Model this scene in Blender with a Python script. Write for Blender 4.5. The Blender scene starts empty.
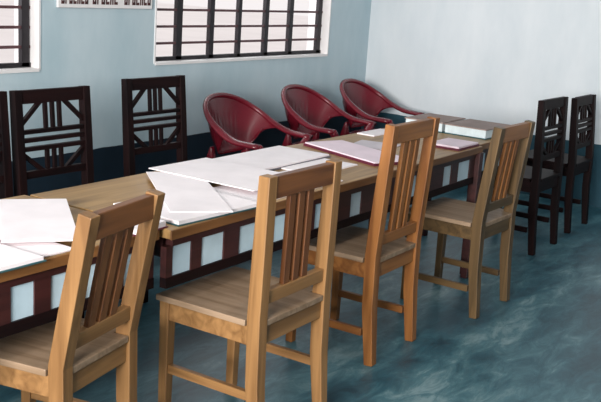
import bpy, bmesh, math, random
from mathutils import Vector, Matrix
random.seed(7)
C = bpy.context.scene.collection
PI = math.pi

# ------------------------------------------------------------------ helpers
def obj(name, bm, mat, parent=None, smooth=False, bevel=0.0):
    me = bpy.data.meshes.new(name)
    bmesh.ops.recalc_face_normals(bm, faces=bm.faces)
    bm.to_mesh(me); bm.free()
    if mat is not None: me.materials.append(mat)
    for p in me.polygons: p.use_smooth = smooth
    o = bpy.data.objects.new(name, me); C.objects.link(o)
    if parent is not None: o.parent = parent
    if bevel > 0:
        m = o.modifiers.new('bevel', 'BEVEL'); m.width = bevel; m.segments = 2
        m.limit_method = 'ANGLE'; m.angle_limit = 0.6
    return o

def thing(name, label, cat, loc, rz=0.0, group=None):
    o = bpy.data.objects.new(name, None); C.objects.link(o)
    o.empty_display_size = 0.1
    o.location = loc; o.rotation_euler = (0, 0, rz)
    o['label'] = label; o['category'] = cat
    if group: o['group'] = group
    return o

def tag(o, label, cat, group=None):
    o['label'] = label; o['category'] = cat
    if group: o['group'] = group
    return o

def struct(name, bm, mat, **k):
    o = obj(name, bm, mat, **k); o['kind'] = 'structure'; return o

def NB(): return bmesh.new()

def box(bm, x0, x1, y0, y1, z0, z1):
    v = [bm.verts.new((x, y, z)) for z in (z0, z1) for x, y in ((x0, y0), (x1, y0), (x1, y1), (x0, y1))]
    for f in ((0, 3, 2, 1), (4, 5, 6, 7), (0, 1, 5, 4), (1, 2, 6, 5), (2, 3, 7, 6), (3, 0, 4, 7)):
        bm.faces.new([v[i] for i in f])

def sweep(bm, pts, sizes, ref=Vector((1, 0, 0)), rnd=0):
    """rectangular (rnd=0) or round section carried along a polyline; sizes = (across ref, across the other way)"""
    pts = [Vector(p) for p in pts]; n = len(pts); rings = []
    for i, p in enumerate(pts):
        a = (pts[i] - pts[i-1]).normalized() if i else (pts[1] - pts[0]).normalized()
        b = (pts[i+1] - pts[i]).normalized() if i < n-1 else a
        t = (a + b).normalized()
        u = (ref - t * ref.dot(t)).normalized(); w = t.cross(u)
        s = sizes[i] if isinstance(sizes[0], (tuple, list)) else sizes
        if rnd:
            off = [(math.cos(2*PI*k/rnd), math.sin(2*PI*k/rnd)) for k in range(rnd)]
        else:
            off = [(-1, -1), (1, -1), (1, 1), (-1, 1)]
        rings.append([bm.verts.new(p + u*(s[0]/2*q[0]) + w*(s[1]/2*q[1])) for q in off])
    m = len(rings[0])
    for i in range(n-1):
        for k in range(m):
            bm.faces.new([rings[i][k], rings[i][(k+1) % m], rings[i+1][(k+1) % m], rings[i+1][k]])
    bm.faces.new(rings[0][::-1]); bm.faces.new(rings[-1])

def prism(bm, poly, z0, z1):
    lo = [bm.verts.new((x, y, z0)) for x, y in poly]; hi = [bm.verts.new((x, y, z1)) for x, y in poly]
    n = len(poly)
    bm.faces.new(lo[::-1]); bm.faces.new(hi)
    for i in range(n): bm.faces.new([lo[i], lo[(i+1) % n], hi[(i+1) % n], hi[i]])

# ------------------------------------------------------------------ materials
def new_mat(name, rough=0.6, spec=0.5):
    m = bpy.data.materials.new(name); m.use_nodes = True
    nt = m.node_tree; b = nt.nodes['Principled BSDF']
    b.inputs['Roughness'].default_value = rough
    b.inputs['Specular IOR Level'].default_value = spec
    return m, nt, b

def plain(name, c, rough=0.6, spec=0.5, var=0.12, scale=6.0, bump=0.0):
    m, nt, b = new_mat(name, rough, spec)
    tc = nt.nodes.new('ShaderNodeTexCoord'); no = nt.nodes.new('ShaderNodeTexNoise')
    no.inputs['Scale'].default_value = scale; no.inputs['Detail'].default_value = 5
    nt.links.new(tc.outputs['Object'], no.inputs['Vector'])
    r = nt.nodes.new('ShaderNodeValToRGB')
    r.color_ramp.elements[0].position = .3; r.color_ramp.elements[1].position = .7
    r.color_ramp.elements[0].color = (*[x*(1-var) for x in c], 1)
    r.color_ramp.elements[1].color = (*[min(1, x*(1+var)) for x in c], 1)
    nt.links.new(no.outputs['Fac'], r.inputs['Fac']); nt.links.new(r.outputs['Color'], b.inputs['Base Color'])
    if bump:
        bp = nt.nodes.new('ShaderNodeBump'); bp.inputs['Strength'].default_value = bump; bp.inputs['Distance'].default_value = .01
        nt.links.new(no.outputs['Fac'], bp.inputs['Height']); nt.links.new(bp.outputs['Normal'], b.inputs['Normal'])
    return m

def wood(name, dark, light, axis, rough=0.42, spec=.45):
    m, nt, b = new_mat(name, rough, spec)
    tc = nt.nodes.new('ShaderNodeTexCoord'); mp = nt.nodes.new('ShaderNodeMapping')
    sc = [26, 26, 26]; sc[axis] = 1.6
    mp.inputs['Scale'].default_value = sc
    oi = nt.nodes.new('ShaderNodeObjectInfo')
    mul = nt.nodes.new('ShaderNodeVectorMath'); mul.operation = 'SCALE'; mul.inputs[0].default_value = (13, 7, 17)
    nt.links.new(oi.outputs['Random'], mul.inputs['Scale'])
    nt.links.new(mul.outputs['Vector'], mp.inputs['Location'])
    no = nt.nodes.new('ShaderNodeTexNoise'); no.inputs['Scale'].default_value = 1.0
    no.inputs['Detail'].default_value = 6; no.inputs['Distortion'].default_value = .8
    nt.links.new(tc.outputs['Object'], mp.inputs['Vector']); nt.links.new(mp.outputs['Vector'], no.inputs['Vector'])
    r = nt.nodes.new('ShaderNodeValToRGB')
    r.color_ramp.elements[0].position = .32; r.color_ramp.elements[1].position = .66
    r.color_ramp.elements[0].color = (*dark, 1); r.color_ramp.elements[1].color = (*light, 1)
    nt.links.new(no.outputs['Fac'], r.inputs['Fac']); nt.links.new(r.outputs['Color'], b.inputs['Base Color'])
    bp = nt.nodes.new('ShaderNodeBump'); bp.inputs['Strength'].default_value = .15; bp.inputs['Distance'].default_value = .004
    nt.links.new(no.outputs['Fac'], bp.inputs['Height']); nt.links.new(bp.outputs['Normal'], b.inputs['Normal'])
    return m

def palette(n, a, b): return [wood(n + '_' + k, a, b, i) for i, k in enumerate('xyz')]
honey = palette('honey_wood', (.165, .078, .026), (.30, .155, .058))
brownw = palette('shaded_red_brown_wood', (.095, .032, .010), (.20, .075, .024))  # slats and top rails: redder wood, darkened to hold their shade
orangew = palette('orange_wood', (.16, .055, .012), (.29, .115, .030))
olivew = palette('olive_wood', (.055, .032, .012), (.125, .072, .028))
seatw = wood('seat_planks', (.18, .11, .06), (.32, .22, .145), 1, .45)
DK, DK2 = (.004, .0025, .003), (.014, .005, .005)
darkw = [wood('dark_wood_%s' % a, DK, DK2, i, .55, .10) for i, a in enumerate('xyz')]
tablew = wood('table_top_wood', (.22, .115, .035), (.40, .235, .09), 0, .4)
edgew = wood('table_edge_wood', (.12, .048, .014), (.22, .095, .03), 0, .45)
apronw = wood('table_frame_wood', (.022, .006, .006), (.055, .014, .013), 0, .45)
redp = plain('red_plastic', (.135, .007, .016), .27, .55, .1, 4)
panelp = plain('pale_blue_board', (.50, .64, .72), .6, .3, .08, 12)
white_paint = plain('white_paint', (.83, .80, .80), .5, .4, .04, 5)
black_steel = plain('black_steel', (.012, .009, .012), .5, .4, .2, 9)
brown_steel = plain('brown_steel', (.10, .045, .05), .5, .4, .2, 9)
paper = plain('white_paper', (.86, .79, .81), .75, .2, .05, 7)
paper_pink = plain('pink_paper', (.80, .66, .73), .75, .2, .06, 7)
paper_grey = plain('grey_paper', (.62, .56, .60), .75, .2, .08, 9)
teal_cover = plain('teal_cover', (.03, .09, .10), .6, .3, .15, 9)
maroon_cover = plain('maroon_cover', (.10, .012, .03), .5, .4, .15, 9)
grey_cover = plain('grey_cover', (.16, .15, .17), .6, .3, .15, 9)
brown_cover = plain('brown_cover', (.26, .19, .17), .6, .3, .15, 9)
teal_pages = plain('page_edges', (.60, .68, .71), .8, .2, .08, 40)
ink = plain('dark_lettering', (.08, .03, .03), .6, .3, .1, 9)
ceil_m = plain('ceiling_whitewash', (.78, .80, .80), .9, .2, .04, 2)
ground_m = plain('bleached_ground', (.9, .87, .86), .9, .1, .04, .6)

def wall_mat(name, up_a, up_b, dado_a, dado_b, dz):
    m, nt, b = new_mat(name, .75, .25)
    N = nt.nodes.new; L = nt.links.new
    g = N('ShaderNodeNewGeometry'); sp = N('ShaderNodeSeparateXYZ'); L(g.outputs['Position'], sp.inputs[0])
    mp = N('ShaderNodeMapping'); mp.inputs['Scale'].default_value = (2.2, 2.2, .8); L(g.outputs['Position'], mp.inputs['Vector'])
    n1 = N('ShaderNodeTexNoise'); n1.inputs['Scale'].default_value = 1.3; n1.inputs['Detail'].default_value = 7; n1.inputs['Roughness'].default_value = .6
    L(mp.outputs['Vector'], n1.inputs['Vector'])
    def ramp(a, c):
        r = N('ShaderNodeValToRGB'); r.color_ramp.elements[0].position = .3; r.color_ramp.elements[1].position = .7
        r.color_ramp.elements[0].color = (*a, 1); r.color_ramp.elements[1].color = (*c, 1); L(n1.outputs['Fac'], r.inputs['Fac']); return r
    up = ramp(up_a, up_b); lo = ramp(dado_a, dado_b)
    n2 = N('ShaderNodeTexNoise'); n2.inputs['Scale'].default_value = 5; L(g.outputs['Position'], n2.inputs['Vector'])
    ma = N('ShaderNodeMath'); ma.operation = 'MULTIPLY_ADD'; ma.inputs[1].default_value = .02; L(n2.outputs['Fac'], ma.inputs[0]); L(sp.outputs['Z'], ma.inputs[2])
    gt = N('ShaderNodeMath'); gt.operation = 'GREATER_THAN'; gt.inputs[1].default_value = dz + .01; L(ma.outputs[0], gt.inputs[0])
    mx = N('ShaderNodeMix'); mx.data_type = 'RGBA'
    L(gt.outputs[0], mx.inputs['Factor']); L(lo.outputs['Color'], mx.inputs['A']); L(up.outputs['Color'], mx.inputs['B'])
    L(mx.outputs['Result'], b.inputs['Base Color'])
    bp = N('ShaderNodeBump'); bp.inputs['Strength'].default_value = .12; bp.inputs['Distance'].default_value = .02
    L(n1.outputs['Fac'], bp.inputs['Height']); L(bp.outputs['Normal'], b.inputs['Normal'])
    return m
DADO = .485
wallm = wall_mat('shaded_distempered_wall', (.42, .55, .61), (.56, .66, .71), (.006, .016, .028), (.010, .025, .042), DADO)  # dado darkened and blued to paint in the window wall's shade
wallr = wall_mat('lit_distempered_wall', (.60, .65, .69), (.72, .75, .78), (.022, .070, .098), (.034, .092, .125), DADO)  # same dado paint, kept lighter for the light this wall catches

def floor_mat():
    m, nt, b = new_mat('stained_cement_floor', .38, .45)
    N = nt.nodes.new; L = nt.links.new
    g = N('ShaderNodeNewGeometry')
    mp = N('ShaderNodeMapping'); mp.inputs['Rotation'].default_value = (0, 0, .75); mp.inputs['Scale'].default_value = (1.1, 3.0, 1); L(g.outputs['Position'], mp.inputs['Vector'])
    n0 = N('ShaderNodeTexNoise'); n0.inputs['Scale'].default_value = 1.2; n0.inputs['Detail'].default_value = 2; L(mp.outputs['Vector'], n0.inputs['Vector'])
    n1 = N('ShaderNodeTexNoise'); n1.inputs['Scale'].default_value = 4.5; n1.inputs['Detail'].default_value = 8; n1.inputs['Roughness'].default_value = .72; n1.inputs['Distortion'].default_value = .7
    L(mp.outputs['Vector'], n1.inputs['Vector'])
    ad = N('ShaderNodeMath'); ad.operation = 'MULTIPLY_ADD'; ad.inputs[1].default_value = .55; L(n0.outputs['Fac'], ad.inputs[0])
    m2 = N('ShaderNodeMath'); m2.operation = 'MULTIPLY'; m2.inputs[1].default_value = .5; L(n1.outputs['Fac'], m2.inputs[0]); L(m2.outputs[0], ad.inputs[2])
    r = N('ShaderNodeValToRGB'); e = r.color_ramp.elements
    e[0].position = .40; e[0].color = (.012, .045, .065, 1); e[1].position = .66; e[1].color = (.17, .265, .285, 1)
    k = e.new(.50); k.color = (.026, .090, .118, 1)
    k = e.new(.58); k.color = (.060, .15, .178, 1)
    L(ad.outputs[0], r.inputs['Fac']); L(r.outputs['Color'], b.inputs['Base Color'])
    bp = N('ShaderNodeBump'); bp.inputs['Strength'].default_value = .08; bp.inputs['Distance'].default_value = .01
    L(n1.outputs['Fac'], bp.inputs['Height']); L(bp.outputs['Normal'], b.inputs['Normal'])
    return m
floorm = floor_mat()

# ------------------------------------------------------------------ the room
XL, XR, YB, YF, ZC = -2.6, 7.31, -3.2, 4.203, 3.05
T = .20
bm = NB(); box(bm, XL-T, XR+T, YB-T, YF+T, -.12, 0); struct('floor', bm, floorm)
bm = NB(); box(bm, XL-T, XR+T, YB-T, YF+T, ZC, ZC+.12); struct('ceiling', bm, ceil_m)

def wall_run(name, axis, c0, c1, a0, a1, holes, mat=None):
    """wall with rectangular holes (a_lo, a_hi, z_lo, z_hi); axis 'x': runs along x between c0..c1 in y"""
    bm = NB(); cur = a0
    def seg(p0, p1, z0, z1):
        if p1-p0 < 1e-6 or z1-z0 < 1e-6: return
        if axis == 'x': box(bm, p0, p1, c0, c1, z0, z1)
        else: box(bm, c0, c1, p0, p1, z0, z1)
    for (h0, h1, z0, z1) in sorted(holes):
        seg(cur, h0, 0, ZC); seg(h0, h1, 0, z0); seg(h0, h1, z1, ZC); cur = h1
    seg(cur, a1, 0, ZC)
    return struct(name, bm, mat or wallm)
W1 = (1.55, 3.655, .985, 2.2)
W2 = (4.585, 6.66, .985, 2.2)
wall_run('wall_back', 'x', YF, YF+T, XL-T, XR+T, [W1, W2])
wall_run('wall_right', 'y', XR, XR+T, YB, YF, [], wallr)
DL = (-.6, 2.6, .0, 2.3)       # wide double doorway in the left wall, behind the camera's left shoulder
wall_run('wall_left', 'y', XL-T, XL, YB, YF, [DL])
DF = (-1.0, .4, .0, 2.2)
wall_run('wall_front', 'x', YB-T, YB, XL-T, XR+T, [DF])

def window(name, W, stiles, horiz):
    x0, x1, z0, z1 = W
    yf = YF + .06
    bm = NB()                                             # outer steel frame and thick upright stiles
    for s, wd in stiles: box(bm, s-wd/2, s+wd/2, yf, yf+.03, z0+.012, z1-.012)
    box(bm, x0+.012, x1-.012, yf, yf+.03, z0+.008, z0+.034)
    box(bm, x0+.012, x1-.012, yf, yf+.03, z1-.045, z1-.012)
    w = struct(name, bm, black_steel)
    for z in horiz:
        bm = NB(); box(bm, x0+.012, x1-.012, yf+.005, yf+.023, z-.008, z+.008); obj('crossbar', bm, brown_steel, w)
    bm = NB()                                             # white painted lining of the opening
    y0, y1 = YF-.006, YF+T
    box(bm, x0, x0+.012, y0, y1, z0, z1); box(bm, x1-.012, x1, y0, y1, z0, z1)
    box(bm, x0+.012, x1-.012, y0, y1, z1-.012, z1)
    obj('window_lining', bm, white_paint, w)
    bm = NB(); box(bm, x0+.012, x1-.012, y0-.004, y1, z0-.010, z0+.008); obj('window_sill', bm, white_paint, w)
    return w
# stiles at depth yf
HB = [.998 + .1085*k for k in range(1, 11)]
window('window_1', W1, [(x, .05) for x in (1.59, 1.93, 2.27, 2.61, 2.95, 3.28)] + [(3.605, .052)], HB)
window('window_2', W2, [(4.62, .045), (4.895, .055), (5.235, .045), (5.55, .035), (5.88, .045), (6.20, .048), (6.605, .05)], HB)
bm = NB(); box(bm, -30, 45, YF+T+.01, 60, -.5, -.4); struct('ground', bm, ground_m)

# wall sign between the windows
sg = thing('wall_sign', 'white rectangular sign with dark lettering on the wall between the two windows', 'sign', (4.155, YF, 1.33))
bm = NB(); box(bm, -.385, .385, -.018, -.001, 0, .36); obj('board', bm, white_paint, sg, bevel=.003)
for row_z in (.022, .19):
    for w0, w1, n in ((-.365, -.155, 7), (-.125, .085, 6), (.135, .372, 7)):
        st = (w1-w0)/n; bm = NB()
        for k in range(n):
            a = w0 + k*st
            box(bm, a+.002, a+st*.30, -.0205, -.0175, row_z, row_z+.085)
            if k % 2 == 0: box(bm, a+st*.55, a+st*.82, -.0205, -.0175, row_z, row_z+.085)
            if k % 3 != 1: box(bm, a+st*.30, a+st*.82, -.0205, -.0175, row_z, row_z+.016)
            if k % 3 != 2: box(bm, a+st*.30, a+st*.75, -.0205, -.0175, row_z+.069, row_z+.085)
        box(bm, w0+.002, w1-.004, -.0200, -.0175, row_z+.080, row_z+.086)
        obj('lettering', bm, ink, sg)


# ------------------------------------------------------------------ tables
TY0, TY1, TZ = 2.022, 2.677, .75
def table(x0, x1, label, boards, legx, nearx, TY0=2.022, rz=0.0):
    t = thing('meeting_table', label, 'table', ((x0+x1)/2, (TY0+TY1)/2, 0), rz, 'meeting tables set end to end')
    cx, cy = (x0+x1)/2, (TY0+TY1)/2
    def P(name, mat, b, bev=0.0, **k): return obj(name, b, mat, t, bevel=bev)
    bm = NB(); box(bm, x0-cx+.003, x1-cx-.003, TY0+.006-cy, TY1-cy, TZ-.032, TZ); P('table_top', tablew, bm, .003)
    bm = NB(); box(bm, x0-cx+.003, x1-cx-.003, TY0-cy, TY0+.006-cy, TZ-.034, TZ-.0005); P('edge_band', edgew, bm, .002)
    bm = NB()
    box(bm, x0-cx+.03, x1-cx-.03, TY1-.055-cy, TY1-.035-cy, TZ-.11, TZ-.032)
    for x in (x0-cx+.03, x1-cx-.05): box(bm, x, x+.02, TY0+.06-cy, TY1-.055-cy, TZ-.11, TZ-.032)
    box(bm, x0-cx+.03, x1-cx-.03, TY0+.018-cy, TY0+.048-cy, TZ-.062, TZ-.032)
    P('apron', apronw, bm)
    for xs, y in ((nearx, TY0-.004), (legx, TY1-.075)):
        for x in xs:
            bm = NB(); sweep(bm, [(x-cx, y+.0225-cy, 0), (x-cx, y+.0225-cy, TZ-.033)], [(.038, .038), (.050, .050)]); P('leg', apronw, bm, .003)
    zb = TZ-.168
    bm = NB(); box(bm, x0-cx+.004, x1-cx-.004, TY0+.018-cy, TY0+.046-cy, zb-.036, zb); P('lower_shade_rail', darkw[0], bm)  # rail made deep and near black to imitate shade under the apron
    edge = x0+.004
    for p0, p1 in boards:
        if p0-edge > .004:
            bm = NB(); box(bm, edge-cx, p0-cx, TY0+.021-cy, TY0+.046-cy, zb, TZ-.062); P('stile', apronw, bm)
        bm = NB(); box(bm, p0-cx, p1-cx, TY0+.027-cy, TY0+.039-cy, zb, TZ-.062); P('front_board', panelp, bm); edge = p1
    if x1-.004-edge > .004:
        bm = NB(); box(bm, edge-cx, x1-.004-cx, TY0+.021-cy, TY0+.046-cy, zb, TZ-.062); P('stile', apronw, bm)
    return t
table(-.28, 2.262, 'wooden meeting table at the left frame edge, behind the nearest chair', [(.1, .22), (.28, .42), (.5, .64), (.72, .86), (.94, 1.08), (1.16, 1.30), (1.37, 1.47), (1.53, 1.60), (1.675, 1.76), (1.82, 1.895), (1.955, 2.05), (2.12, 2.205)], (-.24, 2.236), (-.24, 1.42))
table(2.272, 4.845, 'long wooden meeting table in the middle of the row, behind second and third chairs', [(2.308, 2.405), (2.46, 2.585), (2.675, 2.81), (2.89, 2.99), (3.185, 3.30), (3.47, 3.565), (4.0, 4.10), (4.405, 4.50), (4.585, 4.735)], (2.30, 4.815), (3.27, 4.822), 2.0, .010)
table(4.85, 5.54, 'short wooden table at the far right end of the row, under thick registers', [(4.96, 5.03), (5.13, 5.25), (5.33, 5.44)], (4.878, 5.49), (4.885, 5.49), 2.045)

# ------------------------------------------------------------------ papers and books
def rect(c, ax, ay, rz):
    ca, sa = math.cos(rz), math.sin(rz)
    return [(c[0]+ca*x-sa*y, c[1]+sa*x+ca*y) for x, y in ((-ax, -ay), (ax, -ay), (ax, ay), (-ax, ay))]
def sheet(name, label, x, y, w, d, rz, z, th, mat, cat='paper', group=None):
    """loose stack: leaves slightly out of line with one another"""
    bm = NB(); n = max(1, int(th/.003))
    for k in range(n):
        j = .004 if n > 1 else 0
        q = rect((random.uniform(-j, j), random.uniform(-j, j)), w/2, d/2, random.uniform(-.012, .012) if n > 1 else 0)
        prism(bm, q, th*k/n, th*(k+.92)/n)
    o = obj(name, bm, mat); o.location = (x, y, z); o.rotation_euler = (0, 0, rz)
    return tag(o, label, cat, group or 'loose paper on the tables')
def book(name, label, x, y, w, d, rz, z, th, cover, pages, top=None, cat='book', cov=.004):
    t = thing(name, label, cat, (x, y, z), rz, 'registers and books on the tables')
    bm = NB(); prism(bm, rect((0, 0), w/2, d/2, 0), 0, cov); obj('back_cover', bm, cover, t)
    bm = NB(); prism(bm, rect((0, 0), w/2-.006, d/2-.006, 0), cov, th-(cov if top else 0)); obj('pages', bm, pages, t)
    if top:
        bm = NB(); prism(bm, rect((0, 0), w/2, d/2, 0), th-cov, th); obj('front_cover', bm, top, t)
    return t
Z0 = TZ + .0005
G1, G2 = 'loose papers at the left end', 'loose papers on the middle table'
book('register', 'open register with dark teal cover under white sheets at the left frame edge', 1.50, 2.225, .54, .44, 0, Z0, .014, teal_cover, paper)
sheet('paper_stack', 'broad white paper stack at the far side of the table, left frame edge', 1.70, 2.39, .66, .34, .03, Z0+.0145, .006, paper)
sheet('paper_stack', 'white sheet at the near table edge, left of the back of the nearest chair', 1.835, 2.165, .12, .26, 0, Z0, .010, paper)
sheet('paper_stack', 'white paper stack turned aslant beside the bare wood, behind the nearest chair', 2.003, 2.315, .22, .52, -.677, Z0+.021, .006, paper)
book('register', 'small maroon bound book with white top behind the nearest chair', 2.215, 2.085, .16, .14, .1, Z0, .022, maroon_cover, paper)
book('register', 'open register with dark teal cover at the near table edge, left of the second chair', 2.56, 2.158, .44, .33, -.05, Z0, .016, teal_cover, paper)
sheet('paper_stack', 'white sheets lying aslant along the right edge of the bare wood patch', 2.70, 2.29, .22, .66, -.695, Z0+.0165, .004, paper)
sheet('paper_stack', 'large white paper spread in the middle of the table behind the second chair', 3.06, 2.375, .37, .54, .0, Z0+.0215, .004, paper)
sheet('paper_stack', 'white sheets along the near table edge behind the back of the second chair', 3.10, 2.165, .62, .28, .02, Z0, .004, paper)
book('file_folder', 'white covered file with grey lower edge in front of the nearest red armchair', 3.525, 2.505, .62, .30, .03, Z0, .016, grey_cover, paper, None, 'file', .008)
sheet('paper_stack', 'single white sheet flat on the table just left of the pinkish aslant book', 3.59, 2.265, .36, .18, .0, Z0, .006, paper)
book('notebook', 'pinkish white book with maroon edge lying aslant left of the third chair', 4.03, 2.33, .25, .56, -.35, Z0, .018, maroon_cover, paper_pink, cov=.012)
sheet('paper_stack', 'small white sheet at the far table edge just left of the third chair top', 4.72, 2.61, .26, .11, 0, Z0, .006, paper)
sheet('paper_stack', 'grey sheet partly bare on the wood behind the pinkish book, left of the third chair', 4.33, 2.40, .22, .22, .2, Z0, .004, paper_grey)
book('notebook', 'pink topped book with maroon edge between the third and fourth chairs', 4.70, 2.125, .26, .19, 0, Z0, .020, maroon_cover, paper_pink, cov=.011)
book('register', 'thick brown register with teal page edges at the right table end, farther back', 5.235, 2.50, .33, .25, .02, Z0, .060, teal_cover, teal_pages, brown_cover, cov=.006)
book('register', 'thick brown register with teal page edges behind the top of the fourth chair', 5.24, 2.225, .34, .27, -.03, Z0, .058, teal_cover, teal_pages, brown_cover, cov=.006)

# ------------------------------------------------------------------ wooden chairs
def chair_frame(t, w, d, s, H, rk, stz, M, seat_mat, pw=.048, pd=.05):
    h = w/2
    def P(name, mat, b, bev=.003): return obj(name, b, mat, t, bevel=bev)
    for sx in (-1, 1):
        bm = NB(); sweep(bm, [(sx*h, -.03, 0), (sx*h, -.006, s*.55), (sx*h, 0, s+.03), (sx*h, -rk*.45, s+(H-s)*.5), (sx*h, -rk, H)],
                         [(pw*.86, pd*.80), (pw, pd), (pw, pd*1.04), (pw, pd), (pw*.96, pd*.86)]); P('back_post', M[2], bm)
        bm = NB(); sweep(bm, [(sx*h, d-.004, 0), (sx*h, d-.004, s)], [(.034, .034), (.042, .042)]); P('front_leg', M[2], bm)
        bm = NB(); box(bm, sx*h-.011, sx*h+.011, .02, d-.02, stz-.016, stz+.016); P('stretcher', M[1], bm, .002)
    bm = NB()
    for sx in (-1, 1): box(bm, sx*(h+.004)-.012, sx*(h+.004)+.012, .022, d-.022, s-.066, s)
    box(bm, -h+.018, h-.018, -.016, .008, s-.066, s); box(bm, -h+.018, h-.018, d-.02, d+.006, s-.066, s)
    P('apron', M[0], bm, .002)
    bm = NB(); e = h+.028; i = h-.026
    prism(bm, [(-e, .030), (-i, .030), (-i, -.024), (i, -.024), (i, .030), (e, .030), (e, d+.03), (-e, d+.03)], s+.0005, s+.022)
    P('seat', seat_mat, bm)
    def yb(z):                                            # back plane at height z
        k = max(0, (z-s-.03)/(H-s-.03)); return -rk*(k*.9 if k < .5 else .45+(k-.5)*1.1)
    return h, yb, P

def make_slat_chair(label, x, y, a, w, d, s, H, rk, stz, W, V):
    t = thing('wooden_chair', label, 'chair', (x, y, 0), a, 'slat backed wooden chairs along the near side of the tables')
    h, yb, P = chair_frame(t, w, d, s, H, rk, stz, W, seatw)
    zr = H-.078; i = h-.022
    bm = NB(); sweep(bm, [(-i, yb(H-.04)-.002, H-.041), (i, yb(H-.04)-.002, H-.041)], (.030, .074), Vector((0, 1, 0))); P('top_rail', V[0], bm)
    zc = s+.095
    bm = NB(); sweep(bm, [(-i, yb(zc), zc), (i, yb(zc), zc)], (.030, .046), Vector((0, 1, 0))); P('cross_rail', W[0], bm)
    for q in (-1, 0, 1):
        bm = NB(); sweep(bm, [(q*.056, yb(zc+.02), zc+.022), (q*.056, yb(zr), zr+.002)], (.034, .018)); P('slat', V[2], bm, .002)
    return t
make_slat_chair('nearest honey wooden chair, cut off by the left lower corner of the frame', 1.905, 1.945, .20, .34, .38, .440, .925, .09, .17, honey, brownw)
make_slat_chair('honey wooden chair second from the left, beside the nearest one, lower legs cut off', 2.606, 1.721, .017, .40, .385, .455, .963, .012, .205, honey, brownw)
make_slat_chair('tallest wooden chair, orange brown, third from the left in the front row', 3.548, 1.831, .017, .381, .38, .444, 1.03, .04, .135, orangew, orangew)
make_slat_chair('olive brown wooden chair fourth from the left, beside the far right end of the tables', 4.423, 1.736, -.025, .368, .37, .455, .954, .053, .14, olivew, orangew)

def make_star_chair(label, x, y, a, w, d, s, H, rk):
    t = thing('dark_chair', label, 'chair', (x, y, 0), a, 'dark wooden chairs with starburst backs')
    h, yb, P = chair_frame(t, w, d, s, H, rk, .15, darkw, darkw[1], .044, .046)
    i = h-.02; R = Vector((0, 1, 0)); k = (H-s)/.54
    def Z(f): return H - f*k
    def rail(name, z, ht, mat=darkw[0]):
        bm = NB(); sweep(bm, [(-i, yb(z), z), (i, yb(z), z)], (.026, ht), R); P(name, mat, bm, .002)
    rail('top_rail', Z(.032), .062)
    for f in (.190, .228, .268): rail('middle_rail', Z(f), .020)
    rail('bottom_rail', Z(.385), .035)
    for q in (-1, 0, 1):
        for f0, f1 in ((.062, .181), (.277, .369)):
            bm = NB(); sweep(bm, [(q*.042, yb(Z(f1)), Z(f1)), (q*.042, yb(Z(f0)), Z(f0))], (.019, .016)); P('spindle', darkw[2], bm, .001)
    for sx in (-1, 1):
        for (xa, fa), (xb, fb) in ((((i-.115)*sx, .055), ((i+.004)*sx, .158)), (((i+.004)*sx, .285), ((i-.115)*sx, .375))):
            bm = NB(); sweep(bm, [(xa, yb(Z(fa)), Z(fa)), (xb, yb(Z(fb)), Z(fb))], (.018, .020), R); P('diagonal_brace', darkw[0], bm, .001)
    return t
make_star_chair('dark wooden chair cut off by the left frame edge, only its right post showing', 2.588, 3.43, PI, .41, .40, .45, 1.0, .04)
make_star_chair('dark wooden chair with starburst back under the sign, left of the similar one', 3.075, 3.42, PI-.02, .41, .40, .45, 1.0, .04)
make_star_chair('dark wooden chair with starburst back just left of the red armchairs', 3.915, 3.54, PI, .43, .40, .45, 1.0, .04)
make_star_chair('dark wooden chair by the pale right wall, next to the olive brown chair', 5.765, 1.948, -.023, .37, .38, .455, .957, -.02)
make_star_chair('dark wooden chair by the pale right wall, farthest right', 6.50, 1.975, .0, .37, .38, .455, .92, -.035)

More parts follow.
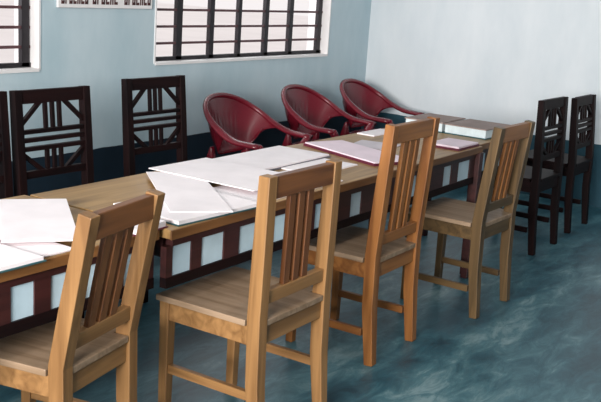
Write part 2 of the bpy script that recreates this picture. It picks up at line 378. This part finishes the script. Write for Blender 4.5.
# ------------------------------------------------------------------ red plastic armchairs
def smooth(t): return t*t*(3-2*t)
def make_armchair(label, x, y, a):
    t = thing('plastic_armchair', label, 'armchair', (x, y, 0), a, 'red plastic armchairs under the barred window')
    hw = .30
    # local +y is the way it faces; rim runs from one arm front round the back to the other arm
    def rim(u):                                           # u in -1..1, 0 = middle of the back
        v = abs(u); sg = 1 if u >= 0 else -1
        if v < .55:
            th = v/.55*PI/2; px = hw*math.sin(th)**.9; py = -.255 - .045*math.cos(th) + .19*(1-math.cos(th))
        else:
            k = (v-.55)/.45; px = hw + .015*math.sin(k*PI); py = -.065 + .31*k
        z = .585 + .215*(.5+.5*math.cos(PI*min(1, v/.80)))**.9 - .02*v*v
        return Vector((sg*px, py, z))
    # arm and rim hoop, a flattened tube
    bm = NB(); pts = [rim(-1+2*k/40) for k in range(41)]
    sz = []
    for k in range(41):
        v = abs(-1+2*k/40); sz.append((.022+.026*smooth(min(1, max(0, (v-.3)/.4))), .030))
    # section wide sideways
    rings = []
    for k, p in enumerate(pts):
        tg = (pts[min(40, k+1)]-pts[max(0, k-1)]).normalized(); up = Vector((0, 0, 1)); up = (up-tg*up.dot(tg)).normalized(); sd = tg.cross(up)
        rings.append([bm.verts.new(p + sd*(sz[k][0]*.78*math.cos(2*PI*q/10)) + up*(sz[k][1]*.6*math.sin(2*PI*q/10))) for q in range(10)])
    for k in range(40):
        for q in range(10): bm.faces.new([rings[k][q], rings[k][(q+1) % 10], rings[k+1][(q+1) % 10], rings[k+1][q]])
    bm.faces.new(rings[0][::-1]); bm.faces.new(rings[-1])
    obj('arm_hoop', bm, redp, t, True)
    # backrest shell between hoop and seat, narrow slots in its lower middle
    bm = NB(); NU, NV = 72, 14; g = []
    for a_ in range(NU+1):
        u = (-1+2*a_/NU)*.66; top = rim(u); col = []
        sb = math.sin(u/.66*PI/2); bx = .205*sb; by = -.20 + .12*(1-math.cos(u/.66*PI/2))
        lowz = .43 + .16*abs(u/.66)**3
        for b_ in range(NV+1):
            f = b_/NV; p = Vector((bx, by, lowz)).lerp(top, f); p.y -= .02*math.sin(PI*f)*(1-abs(u)); p.y -= .005*(a_ % 3 == 0 and 22 <= a_ <= 50 and 3 <= b_ <= 9); col.append(bm.verts.new(p))
        g.append(col)
    for a_ in range(NU):
        for b_ in range(NV):
            bm.faces.new([g[a_][b_], g[a_+1][b_], g[a_+1][b_+1], g[a_][b_+1]])
    o = obj('backrest', bm, redp, t, True); m = o.modifiers.new('thick', 'SOLIDIFY'); m.thickness = .006; m.offset = 0
    # seat: dished slab with rounded corners and a turned down lip
    bm = NB(); n = 14; gs = []
    for a_ in range(n+1):
        row = []
        for b_ in range(n+1):
            X = -1+2*a_/n; Y = -1+2*b_/n
            sx_, sy_ = X*math.sqrt(1-.28*Y*Y), Y*math.sqrt(1-.28*X*X)
            e = max(abs(X), abs(Y)); z = .425 - .012*(1-e*e) - (.022 if e > .999 else 0) - .012*(Y < -.5)
            row.append(bm.verts.new((sx_*.235, .02+sy_*.235, z)))
        gs.append(row)
    for a_ in range(n):
        for b_ in range(n): bm.faces.new([gs[a_][b_], gs[a_+1][b_], gs[a_+1][b_+1], gs[a_][b_+1]])
    o = obj('seat', bm, redp, t, True); m = o.modifiers.new('thick', 'SOLIDIFY'); m.thickness = .007; m.offset = 0
    # four splayed channel legs; the front ones climb on to carry the arms
    for sx in (-1, 1):
        bm = NB(); e = rim(sx*1.0)
        sweep(bm, [(sx*.262, .262, 0), (sx*.232, .225, .40), (sx*.245, .232, .52), (e.x, e.y-.01, e.z)], [(.030, .034), (.048, .052), (.040, .046), (.044, .040)]); obj('leg', bm, redp, t, True, .006)
        bm = NB(); sweep(bm, [(sx*.235, -.295, 0), (sx*.198, -.185, .42), (sx*.205, -.175, .50)], [(.030, .032), (.050, .050), (.036, .016)]); obj('leg', bm, redp, t, True, .006)
    return t
make_armchair('red plastic armchair nearest the dark starburst chairs, leftmost of the red three', 4.90, 3.61, PI+.05)
make_armchair('red plastic armchair in the middle of the red three, under the barred window', 5.83, 3.66, PI+.05)
make_armchair('red plastic armchair nearest the room corner, its right arm clear against the pale wall', 6.66, 3.68, PI+.05)

# ------------------------------------------------------------------ light
w = bpy.data.worlds.new('sky'); bpy.context.scene.world = w; w.use_nodes = True
bg = w.node_tree.nodes['Background']; bg.inputs[0].default_value = (.95, .90, .90, 1); bg.inputs[1].default_value = 1.0
def area(name, loc, tgt, sx, sy, e, col):
    l = bpy.data.lights.new(name, 'AREA'); l.shape = 'RECTANGLE'; l.size = sx; l.size_y = sy; l.energy = e; l.color = col
    o = bpy.data.objects.new(name, l); C.objects.link(o); o.location = loc
    o.rotation_euler = (Vector(tgt)-Vector(loc)).to_track_quat('-Z', 'Y').to_euler(); return o
def spread(o, deg): o.data.spread = math.radians(deg)
spread(area('doorway_daylight', (XL-.05, .6, 1.95), (7, 2.6, 1.5), 2.6, 1.3, 235, (1.0, .975, .94)), 95)
area('rear_doorway_daylight', (-.3, YB-.05, 1.2), (1.5, 2, .8), 1.3, 2.0, 8, (1.0, .97, .93))
area('window_daylight', ((W2[0]+W2[1])/2, YF+.5, 1.75), (5.0, 1.5, .4), 1.9, 1.0, 18, (.95, .98, 1.0))
area('window_daylight', ((W1[0]+W1[1])/2, YF+.5, 1.75), (2.2, 1.5, .4), 1.9, 1.0, 18, (.95, .98, 1.0))
area('overhead_fill_light', (2.6, 1.2, ZC-.1), (2.6, 1.2, 0), 1.2, .1, 12, (1, .98, .95))  # added overhead fill, unseen; no known fitting of the room

# ------------------------------------------------------------------ camera
f, yaw, pitch, roll, hgt = 954.18, .99, .2279, .066, 1.5722
cy, sy = math.cos(yaw), math.sin(yaw)
fwd = Vector((math.cos(pitch)*sy, math.cos(pitch)*cy, -math.sin(pitch)))
rt = Vector((cy, -sy, 0)); up = rt.cross(fwd)
r2 = rt*math.cos(roll)+up*math.sin(roll); u2 = -rt*math.sin(roll)+up*math.cos(roll)
cam = bpy.data.cameras.new('camera'); co = bpy.data.objects.new('camera', cam); C.objects.link(co)
cam.sensor_width = 36; cam.lens = f*36/601; cam.clip_start = .05
co.matrix_world = Matrix(((r2.x, u2.x, -fwd.x, 0), (r2.y, u2.y, -fwd.y, 0), (r2.z, u2.z, -fwd.z, hgt), (0, 0, 0, 1)))
sc = bpy.context.scene; sc.camera = co
vs = sc.view_settings; vs.view_transform = 'Standard'; vs.look = 'None'; vs.gamma = 1; vs.use_curve_mapping = False; vs.exposure = 0
